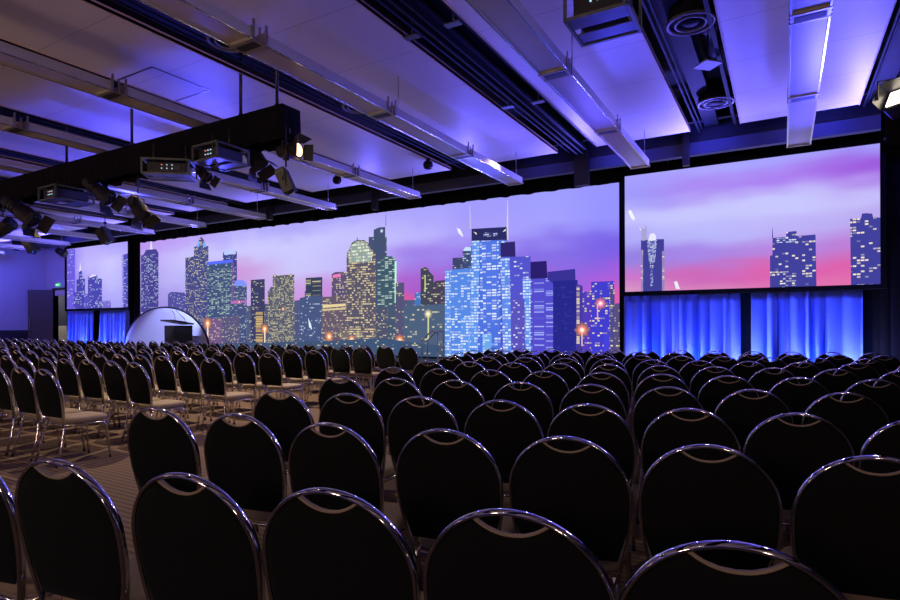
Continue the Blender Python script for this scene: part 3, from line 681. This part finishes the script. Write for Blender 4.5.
# ---------------------------------------------------------------- stage
st = empty('stage', (-11.5, 12.2, 0)); tag(st, 'low black stage platform running below the panoramic screen', 'stage')
m = MB(); m.box(-8.9, 8.3, -.75, .66, .43, .49, bev=.006); m.build('deck', M['black_satin'], st)
m = MB(); m.box(-8.85, 8.25, -.70, -.68, 0, .43); m.build('skirt', M['drape_black'], st)
hx = at(424, 345, 11.2).x; hx2 = at(440, 345, 11.2).x
sp_ = empty('stage_steps', ((hx+hx2)/2, 11.1, 0)); tag(sp_, 'small step unit with pale tube handrail at the front of the stage', 'steps')
m = MB(); m.box(-.45, .45, -.1, .3, 0, .20, bev=.006); m.build('tread', M['black_satin'], sp_)
ya = 11.2
for dx, p0_, p1_, p2_, p3_ in ((0, (424,352), (424,341), (433,331.5), (440,331.5)), ):
    A = at(*p0_, ya); A.z = .2; B = at(*p1_, ya); Cc = at(*p2_, ya); D = at(*p3_, ya); E_ = D.copy(); E_.z = .2
    off = Vector((-(hx+hx2)/2, -11.1, 0))
    for dy in (0, .25):
        pts = [v+off+Vector((0, dy-.1, 0)) for v in (A, B, Cc, D, E_)]
        MB().tube(pts, .018, 8).build('handrail', M['rail_paint'], sp_)
# dome shaped set piece
cd = at(166, 340, 12.5)
t = empty('arched_backdrop', (cd.x, 12.5, .49)); tag(t, 'white half dome set piece with a dark rim behind the lectern', 'set piece')
L_ = at(124, 340, 12.5).x; R_ = at(209, 340, 12.5).x; top = at(168, 307.3, 12.5).z
hw = (R_-L_)/2; hh = top-.49; cx_ = (L_+R_)/2
m = MB(); rings = []
for a in range(33):
    an = math.pi*a/32; ring = []
    for q in range(9):
        f_ = q/8
        ring.append(m.bm.verts.new((cx_-cd.x+hw*f_*math.cos(an), -.12*(1-f_*f_), hh*f_*math.sin(an))))
    rings.append(ring)
for A, B in zip(rings, rings[1:]):
    for q in range(8):
        f = m.bm.faces.new((A[q], A[q+1], B[q+1], B[q])) if q else m.bm.faces.new((A[0], A[1], B[1])); f.smooth = True
bmesh.ops.remove_doubles(m.bm, verts=m.bm.verts, dist=1e-4)
o = m.build('shell', M['white'], t); o.modifiers.new('thick', 'SOLIDIFY').thickness = .02
m = MB(); m.tube([(cx_-cd.x+hw*math.cos(math.pi*a/40), .02, hh*math.sin(math.pi*a/40)) for a in range(41)], .035, 8)
m.build('rim', M['black_satin'], t)
# lectern
lx = at(178.5, 340, 11.75)
t = empty('lectern', (lx.x, 11.75, .49)); tag(t, 'black lectern with sloping top and gooseneck microphone on the stage', 'lectern')
x0 = -.27; x1 = .25; zt = at(182, 325.5, 11.55).z-.49
m = MB(); m.box(x0, x1, -.32, .34, .0, zt, bev=.01); m.build('body', M['black'], t)
m = MB(); Mx = Matrix.Translation((x0+.05, 0, zt+.10)) @ Matrix.Rotation(R(-9), 4, 'X'); m.box(-.12, .56, -.42, .34, -.025, .025, M=Mx, bev=.008); m.build('reading_top', M['black_satin'], t)
g = MB(); g.tube([(x0+.1, 0, zt+.12), (x0+.08, 0, zt+.35), (x0+.0, -.03, zt+.47), (x0-.04, -.05, zt+.49)], .009, 6); g.build('microphone', M['black_satin'], t)
g = MB(); g.tube([(x0+.7, 0, zt+.05), (x0+.55, 0, zt+.25), (x0+.3, -.03, zt+.42), (x0+.22, -.05, zt+.5)], .009, 6); g.build('microphone', M['black_satin'], t)

# ---------------------------------------------------------------- draped truss and its fixtures
def truss(name, label, x0, x1, y0, y1, z0, z1, rods):
    t = empty(name, (x1, (y0+y1)/2, z0)); tag(t, label, 'truss')
    mb = MB(); per = []
    n = int((x1-x0)/.06)
    for i in range(n+1): per.append((x0-x1+(x1-x0)*i/n, (y0-y1)/2, -1))
    k_ = 8
    for i in range(1, k_+1): per.append((0, (y0-y1)/2+(y1-y0)*i/k_, 0))
    for i in range(1, n+1): per.append((-(x1-x0)*i/n, (y1-y0)/2, 1))
    rows = []
    rnd = random.Random(3)
    for i, (x, y, s_) in enumerate(per):
        q = .014*math.sin(i*1.9)+.01*math.sin(i*.77)
        col = []
        for j in range(6):
            f_ = j/5; z = (z1-z0)*(1-f_) - (.02*math.sin(i*.9)+.015*rnd.random() if j == 5 else 0)
            qq = q*f_*1.6
            col.append(mb.bm.verts.new((x + (qq if s_ == 0 else 0), y + (qq*s_ if s_ else 0), z)))
        rows.append(col)
    for A, B in zip(rows, rows[1:]):
        for j in range(5):
            f = mb.bm.faces.new((A[j], A[j+1], B[j+1], B[j])); f.smooth = True
    o = mb.build('drape', M['drape_black'], t); o.modifiers.new('thick', 'SOLIDIFY').thickness = .004
    m = MB()
    hy = (y1-y0)/2-.075
    for yy in (-hy, hy):
        for zz in (.14, z1-z0-.06): m.tube([(x0-x1+.05, yy, zz), (-.08, yy, zz)], .025, 6)
    nb_ = int((x1-x0)/.45)
    for i in range(nb_):
        a = -.08-(x1-x0-.1)*i/nb_; b = -.08-(x1-x0-.1)*(i+1)/nb_
        for yy in (-hy, hy): m.tube([(a, yy, .14 if i % 2 else z1-z0-.03), (b, yy, z1-z0-.03 if i % 2 else .14)], .012, 5)
        m.tube([(a, -hy, .14), (b, hy, .14)], .012, 5); m.tube([(a, -hy, z1-z0-.03), (b, hy, z1-z0-.03)], .012, 5)
    m.build('truss_frame', M['black_satin'], t)
    for rx in rods:
        m = MB(); m.tube([(rx-x1, -hy, z1-z0-.05), (rx-x1, -hy, ZS-z0)], .022, 8); m.lathe([(.035, z1-z0-.04), (.035, z1-z0+.03), (.02, z1-z0+.06)], Matrix.Translation((rx-x1, -hy, 0)), 10)
        m.build('hanging_rod', M['black_satin'], t)
    return t
TY0, TY1 = 5.26, 5.58; TZ0, TZ1 = H+2.40, H+2.84
rods = [at(238, 90, TY0+.03).x, at(129, 120, TY0+.03).x, at(64, 155, TY0+.03).x, at(291, 100, TY1).x]
truss('draped_truss', 'long lighting truss wrapped in black drape hanging at the left', -24.0, -5.54, TY0, TY1, TZ0, TZ1, rods)
rt = truss('draped_truss', 'short end of a black draped truss beside the lit lamp, right edge', 1.02, 4.5, 8.15, 8.5, H+2.02, H+2.62, [1.4, 3.5])

def stage_light(label, loc, yaw, pitch, L=.28, r=.10, doors=True, lit=False, square=False, hang=.18, top=None, group='stage lanterns on the draped truss', name='stage_light', cat='stage light'):
    """yoke hangs from loc; the lantern body points along yaw/pitch"""
    t = empty(name, loc); tag(t, label, cat, group)
    m = MB(); m.box(-.03, .03, -.03, .03, -.02, .05, bev=.004); m.tube([(0, 0, (top-loc[2]) if top else 0), (0, 0, -hang*.45)], .012, 6); m.build('clamp', M['black_satin'], t)
    rz = R(yaw)
    X = Vector((math.cos(rz), math.sin(rz), 0))           # pivot axis
    c = Vector((0, 0, -hang-.06))
    w_ = r+.035
    m = MB(); m.tube([c+X*w_, c+X*w_+Vector((0, 0, hang*.55)), c-X*w_+Vector((0, 0, hang*.55)), c-X*w_], .011, 6); m.build('yoke', M['black_satin'], t)
    B_m = Matrix.Translation(c) @ Matrix.Rotation(rz, 4, 'Z') @ Matrix.Rotation(R(-pitch), 4, 'X')   # body along local -Y after the turn
    B_m = B_m @ Matrix.Rotation(R(90), 4, 'X')                                                      # local +Z = beam
    m = MB()
    if square:
        m.box(-r, r, -r, r, -L*.5, L*.5, M=B_m, bev=.012)
        m.box(-r*.8, r*.8, -r*.8, r*.8, -L*.5-.03, -L*.5, M=B_m)
    else:
        m.lathe([(r*.45, -L*.55), (r*.75, -L*.5), (r*.85, -L*.25), (r*.8, 0), (r, L*.08), (r, L*.42), (r*1.08, L*.45), (r*1.08, L*.5), (r*.9, L*.5)], B_m, 18)
        for q in (-.3, -.2, -.1): m.lathe([(r*.9, L*q), (r*.94, L*q+.01), (r*.9, L*q+.02)], B_m, 18)
    body = m.build('lamp_body', M['black'], t)
    m = MB(); m.lathe([(r*.86, L*.505), (r*.5, L*.53), (r*.1, L*.54)], B_m, 18); m.build('lens', M['warm_lens'] if lit else M['lens_glass'], t)
    if doors:
        for k in range(4):
            A = B_m @ Matrix.Rotation(k*math.pi/2, 4, 'Z') @ Matrix.Translation((0, r*1.05, L*.5)) @ Matrix.Rotation(R(-32), 4, 'X')
            m = MB(); b = bmesh.new(); q = r*(1.0 if k % 2 else 1.25)
            vs = [b.verts.new(p) for p in ((-r, 0, 0), (r, 0, 0), (q*1.1, 0, r*1.25), (-q*1.1, 0, r*1.25))]; b.faces.new(vs)
            m.join(b, A); o = m.build('barn_door', M['black_satin'], t); o.modifiers.new('thick', 'SOLIDIFY').thickness = .003
    return t
Yt = 5.40
def hangp(px, py, Y=Yt): 
    p = at(px, py, Y); return p
def sl(label, px, py, yaw, pitch, Y=Yt, **k):
    p = at(px, py, Y); hang = k.get('hang', .18)
    k.setdefault('top', TZ0+.15 if Y < 6 else ZS)
    return stage_light(label, (p.x, p.y, p.z+hang+.06), yaw, pitch, **k)
sl('lit stage lantern with a warm glowing lens at the right end of the draped truss', 289, 151, 98, -2, L=.30, r=.10, lit=True)
sl('round black lantern with barn doors, second from the right end of the truss', 254, 156, 118, -58, L=.34, r=.12, Y=5.56)
sl('black box shaped lantern hanging lowest at the right end of the truss', 286, 182, 116, -66, L=.30, r=.075, square=True, doors=False, hang=.24, Y=5.29)
sl('small lantern with open barn doors between two caged projectors', 203, 173, 95, -45, L=.24, r=.08)
sl('black lantern hanging well below the truss, left of the caged projectors', 138, 207, 116, -58, L=.34, r=.12, doors=True, hang=.28)
sl('black lantern angled down right, beside the left caged projector', 98, 190, 116, -38, L=.50, r=.13)
sl('large black lantern under the truss near the left picture edge', 20, 210, 116, -36, L=.68, r=.16, hang=.14)
sl('black tube lantern cut by the left picture edge', 3, 229, 100, 22, L=.50, r=.13, doors=False, hang=.3)
sl('small black box lantern in front of the left screen top', 105, 236, 116, -60, Y=9.2, L=.42, r=.14, square=True, doors=False, hang=.3)
sl('black box lantern hanging in front of the blue left wall', 31, 246, 116, -58, Y=10.0, L=.5, r=.15, square=True, doors=False, hang=.35)
sl('small black lantern left of the left screen top corner', 61, 252, 116, -30, Y=11.2, L=.35, r=.14, doors=False, hang=.35)
for px, py, lab in ((428, 165, 'small round black spotlight under the slot, left of the partition track'), (337, 180, 'small round black spotlight under the ceiling, right of the lit lantern')):
    p = atz(px, py, ZC-.12)
    t = empty('ceiling_spotlight', (p.x, p.y, ZC+.02)); tag(t, lab, 'spotlight', 'round spotlights under the ceiling')
    MB().lathe([(.05, 0), (.05, -.05), (.02, -.05)], None, 14).build('stem', M['black_satin'], t)
    MB().lathe([(.03, -.05), (.09, -.08), (.105, -.14), (.09, -.2), (.07, -.22)], None, 18).build('head', M['black'], t)
    MB().lathe([(.085, -.205), (.06, -.225), (.02, -.226)], None, 18).build('lens', M['slot_grey'], t)

# bright lantern at the right edge
p = at(897, 97, 7.85)
p.x += .03; t = empty('flood_light', (p.x, p.y, p.z+.2)); tag(t, 'bright white flood lamp on the truss at the right edge', 'stage light')
B_m = Matrix.Translation((0, 0, -.2)) @ Matrix.Rotation(R(-40), 4, 'Z') @ Matrix.Rotation(R(62), 4, 'X')
m = MB(); m.box(-.16, .16, -.12, .12, -.2, 0, M=B_m, bev=.02); m.build('lamp_body', M['black'], t)
m = MB(); m.box(-.12, .12, -.09, .09, 0, .012, M=B_m); m.build('lens', mat('flood_lens', (1, 1, .9), .3, emit=(1.0, 0.86, 0.66), estr=9), t)
m = MB(); m.tube([(-.2, 0, -.2), (-.2, 0, .0), (.2, 0, .0), (.2, 0, -.2)], .012, 6); m.tube([(0, 0, 0), (0, 0, .1)], .012, 6); m.build('yoke', M['black_satin'], t)
for k, (dx, dz, ang) in enumerate(((-.17, 0, 0), (.17, 0, 0))):
    m = MB(); m.box(dx-.004, dx+.004, -.12, .12, 0, .16, M=B_m); m.build('barn_door', M['black_satin'], t)
m = MB(); m.box(-.16, .16, .12, .127, 0, .16, M=B_m); m.build('barn_door', M['black_satin'], t)
lamp('SPOT', (p.x-.12, p.y-.2, p.z-.1), (-3.5, 3.0, .8), (1.0, 0.86, 0.68), 160, .07, 75, .8)
pl_ = at(294, 151, Yt)
lamp('SPOT', (pl_.x+.25, pl_.y-.05, pl_.z), (1.5, 4.2, 1.0), (1.0, 0.72, 0.45), 40, .06, 60, .8)

def caged_projector(label, c, sx, sy, sz, yaw, rods=True, top=None):
    t = empty('caged_projector', c, R(yaw)); tag(t, label, 'projector', 'caged projectors under the ceiling')
    m = MB(); r = .012
    X, Y, Z = sx/2, sy/2, sz/2
    for z in (-Z, Z):
        m.box(-X-r, X+r, -Y-r, -Y+r, z-r, z+r); m.box(-X-r, X+r, Y-r, Y+r, z-r, z+r); m.box(-X-r, -X+r, -Y, Y, z-r, z+r); m.box(X-r, X+r, -Y, Y, z-r, z+r)
    for x in (-X, X):
        for y in (-Y, Y): m.box(x-r, x+r, y-r, y+r, -Z, Z)
    m.build('cage', M['cage'], t)
    m = MB(); m.box(-X+.05, X-.05, -Y+.05, Y-.05, -Z+.035, Z-.03, bev=.015); body = m.build('projector_body', M['projector'], t)
    m = MB(); m.box(-X+.02, X-.02, -Y*.9, -Y*.25, -Z-.004, -Z+.004); m.box(-X+.02, X-.02, Y*.15, Y*.9, -Z-.004, -Z+.004); m.build('mounting_plate', M['plate_blue'], t)
    m = MB(); m.lathe([(.055, 0), (.055, .07), (.045, .075)], Matrix.Translation((-X*.35, Y-.05, 0)) @ Matrix.Rotation(R(-90), 4, 'X'), 16); m.build('lens', M['lens_glass'], t)
    for q in range(6):
        m = MB(); xx = -X*.2+q % 3*X*.22; zz = (-.02 if q < 3 else .03); m.box(xx-.007, xx+.007, -Y+.038, -Y+.05, zz-.006, zz+.006)
        m.build('status_light', M[('led_white', 'led_white', 'led_white', 'led_red', 'led_white', 'led_white')[q]], t)
    m = MB()
    for q in range(5): m.box(X*.35+q*.014, X*.35+q*.014+.006, -Y+.04, -Y+.051, -Z*.4, Z*.4)
    m.build('vent', M['cage'], t)
    if top:
        for x in (-X*.7, X*.7):
            MB().tube([(x, 0, Z), (x, 0, top-c[2])], .012, 6).build('hanger', M['black_satin'], t)
    return t
a = at(193, 162, 4.85); b = at(217, 157, 4.85)
caged_projector('wire caged projector with small lit diodes, under the truss right part', ((a.x+b.x)/2, 5.1, a.z+.10), b.x-a.x, .5, .20, 0, top=TZ0+.2)
a = at(170, 170, 5.1)
caged_projector('caged projector turned sideways with blue lit underside, under the truss middle', (a.x, 5.1, a.z), .62, .42, .20, 40, top=TZ0+.2)
a = at(34, 201, 4.95); b = at(49, 198.5, 4.95)
caged_projector('wire caged projector under the truss, nearest the left picture edge', ((a.x+b.x)/2+.1, 5.3, a.z+.11), .55, .62, .22, 0, top=TZ0+.2)
a = at(565, 21, 4.55); b = at(627, 7, 4.55)
caged_projector('large caged projector hanging near the camera at the top edge', ((a.x+b.x)/2, 4.79, a.z+.15), b.x-a.x, .48, .30, 0, top=ZS)

# ---------------------------------------------------------------- chairs
def back_y(x, z):
    return -.20 - .105*(z-.39)/.58 - .012*(1-(x/.23)**2)
def band_tube(m, pts, rin, rdep, n=12):
    """oval tube: thin in the plane of the back, deeper front to back"""
    pts = [Vector(p) for p in pts]; rings = []
    for i, p in enumerate(pts):
        t = (pts[min(i+1, len(pts)-1)] - pts[max(i-1, 0)]).normalized()
        a = (Vector((0, 1, 0)) - t*t.y).normalized(); b = t.cross(a)
        rings.append([m.bm.verts.new(p + a*math.cos(2*math.pi*k/n)*rdep + b*math.sin(2*math.pi*k/n)*rin) for k in range(n)])
    for A, B in zip(rings, rings[1:]):
        for k in range(n):
            f = m.bm.faces.new((A[k], A[(k+1) % n], B[(k+1) % n], B[k])); f.smooth = True
    m.bm.faces.new(rings[0][::-1]); m.bm.faces.new(rings[-1])
def make_chair():
    t = empty('banquet_chair', (0, 0, 0))
    HW, ZA, HA = .232, .730, .232
    pts = []
    for z in (.37, .44, .50, .56, .62, .68):
        x = .168+(HW-.168)*math.sin(min(1, (z-.37)/.33)*math.pi/2); pts.append((x, z))
    arc = [(HW*math.cos(math.pi*a/28), ZA+HA*math.sin(math.pi*a/28)) for a in range(29)]
    path = pts+arc+[(-x, z) for x, z in pts[::-1]]
    m = MB(); band_tube(m, [(x, back_y(x, z), z) for x, z in path], .0075, .0155); m.build('back_frame', M['chrome'], t)
    # upholstered back with the crescent hand hole below the rim
    m = MB(); NS, NT = 24, 12
    def top(s):
        z = ZA+(HA-.004)*math.sqrt(max(0, 1-s*s)); x = s*.225
        if abs(x) < .098: z = min(z, .905+.040*(abs(x)/.098)**2.2)
        return z
    F_, K_ = {}, {}
    for i in range(NS+1):
        s = -1+2*i/NS; s_ = math.sin(s*math.pi/2)
        zt_ = top(s_)
        for j in range(NT+1):
            tt = j/NT; z = .475+(zt_-.475)*tt
            x = s_*(.180+.048*math.sin(min(1, (z-.475)/.22)*math.pi/2))
            e = min(1, 6*tt+.0)*min(1, 6*(1-tt)); e2 = min(1, (1-abs(s_))*8); puff = math.sqrt(max(0, min(e, e2)))
            yb = back_y(x, z)
            K_[i, j] = m.bm.verts.new((x, yb-.004-.008*puff, z)); F_[i, j] = m.bm.verts.new((x, yb+.014+.024*puff, z))
    for i in range(NS):
        for j in range(NT):
            f = m.bm.faces.new((K_[i, j], K_[i, j+1], K_[i+1, j+1], K_[i+1, j])); f.smooth = True; f.material_index = 0
            f = m.bm.faces.new((F_[i, j], F_[i+1, j], F_[i+1, j+1], F_[i, j+1])); f.smooth = True; f.material_index = 1
    def edge(seq):
        for p, q in zip(seq, seq[1:]):
            f = m.bm.faces.new((K_[p], K_[q], F_[q], F_[p])); f.material_index = 1
    edge([(i, NT) for i in range(NS+1)]); edge([(i, 0) for i in range(NS, -1, -1)]); edge([(0, j) for j in range(NT+1)]); edge([(NS, j) for j in range(NT, -1, -1)])
    m.build('backrest', [M['black_fabric'], M['taupe']], t)
    # welt around the hand hole
    m = MB(); m.tube([(x*.0098*10, back_y(x*.098, .905+.040*abs(x)**2.2)-.002, .905+.040*abs(x)**2.2) for x in [k/8-1 for k in range(17)]], .0045, 6); m.build('piping', M['taupe'], t)
    # seat cushion
    m = MB(); rings = []; n = 32
    def outl(a, sx, y0, y1, z, e=.32):
        c_, s_ = math.cos(a), math.sin(a)
        return (sx*math.copysign(abs(c_)**e, c_), (y0+y1)/2+(y1-y0)/2*math.copysign(abs(s_)**e, s_), z)
    for (q, z) in ((.86, .405), (.97, .408), (1.0, .42), (1.0, .442), (.96, .458), (.82, .467), (.5, .472), (.02, .474)):
        rings.append([m.bm.verts.new(outl(2*math.pi*k/n, .205*q, .03-.22*q, .03+.225*q, z, .45)) for k in range(n)])
    for A, B in zip(rings, rings[1:]):
        for k in range(n): f = m.bm.faces.new((A[k], A[(k+1) % n], B[(k+1) % n], B[k])); f.smooth = True
    m.bm.faces.new(rings[0][::-1]); m.bm.faces.new(rings[-1])
    m.build('seat', M['taupe'], t)
    m = MB(); m.tube([(-.168, -.19, .392), (.168, -.19, .392), (.18, 0, .39), (.18, .13, .385), (-.18, .13, .385), (-.18, 0, .39)], .009, 8, closed=True); m.build('seat_frame', M['chrome'], t)
    for s in (-1, 1):
        p = [(s*.170, -.20, .392), (s*.188, 0, .392), (s*.192, .13, .392), (s*.193, .175, .380), (s*.194, .198, .350), (s*.196, .206, .32), (s*.203, .235, .012)]
        l = MB(); l.tube(p, .0115, 8); l = l.build('leg', M['lit_chrome'], t)
        p = [(s*.168, -.204, .41), (s*.178, -.205, .35), (s*.198, -.235, .2), (s*.205, -.285, .012)]
        l2 = MB(); l2.tube(p, .0115, 8); l2 = l2.build('leg', M['lit_chrome'], t)
        MB().lathe([(.013, 0), (.014, .022), (.012, .026)], Matrix.Translation((s*.203, .235, 0)), 8).build('rubber_foot', M['rubber'], l)
        MB().lathe([(.013, 0), (.014, .022), (.012, .026)], Matrix.Translation((s*.205, -.286, 0)), 8).build('rubber_foot', M['rubber'], l2)
    return t
def proj(p):
    c, s = math.cos(R(YAW)), math.sin(R(YAW)); d = -p[0]*s+p[1]*c
    return 450+F*(p[0]*c+p[1]*s)/d if d > .2 else 9999
chair = [None]; count = 0
def put(ax, ay, rz, label, group):
    global count
    if chair[0] is None: o = chair[0] = make_chair()
    else: o = copy_tree(chair[0])
    dy = .312
    o.location = (ax - dy*math.sin(rz)*1.0, ay + dy*math.cos(rz), 0); o.rotation_euler = (0, 0, rz)
    tag(o, label, 'chair', group); count += 1
    return o
BW = R(9.9)
rowsR = [(-2.53, 1.31, .49), (-2.83, 2.29, .51), (-2.88, 3.20, .485), (-3.21, 4.24, .507), (-3.40, 5.29, .502), (-3.63, 6.36, .508), (-3.88, 7.35, .507), (-4.20, 8.28, .507), (-4.42, 9.15, .507), (-4.45, 9.95, .507)]
nudge = {0: {1: (0, 0), 2: (.03, .01), 3: (.02, .015), 4: (.02, .01), 5: (0, -.035)},
         1: {0: (-.02, .02), 1: (.02, .0), 2: (.08, -.07), 3: (.09, -.04), 4: (.07, -.03), 5: (.05, -.02), 6: (.035, -.03)},
         2: {1: (.03, .0), 2: (.03, .0), 3: (.04, .0), 4: (.035, 0), 5: (.045, 0), 6: (.035, 0), 7: (.03, 0)}}
for j, (x0, y0, pt) in enumerate(rowsR):
    for i in range(16):
        X = x0+i*pt; Y = y0+.175*X
        nx, ny = nudge.get(j, {}).get(i, (0, 0)); X += nx; Y += ny
        if proj((X-.26, Y)) > 905 or X > 3.4: break
        rn = 'row nearest the camera' if j == 0 else 'frontmost row' if j == 9 else '%s row from the camera' % ord_[j]
        put(X, Y, BW, 'black chair with chrome rim, right block, %s, %s from the aisle' % (rn, ord_[i]), 'banquet chairs in the right block')
rowsL = [(-6.38, 2.90), (-6.55, 3.93), (-6.48, 4.90), (-6.72, 6.05), (-6.80, 7.15), (-6.85, 8.40), (-6.55, 9.50)]
for j, (x0, y) in enumerate(rowsL):
    for i in range(38):
        X = x0-i*.53
        if proj((X+.25, y)) < -12: break
        rn = 'row nearest the camera' if j == 0 else 'frontmost row' if j == 6 else '%s row from the camera' % ord_[j]
        put(X + random.uniform(-.01, .01), y+random.uniform(-.02, .02), R(random.uniform(-1.5, 1.5)), 'black chair with taupe seat, left block, %s, %s from the aisle' % (rn, ord_[i]), 'banquet chairs in the left block')
print('chairs', count)
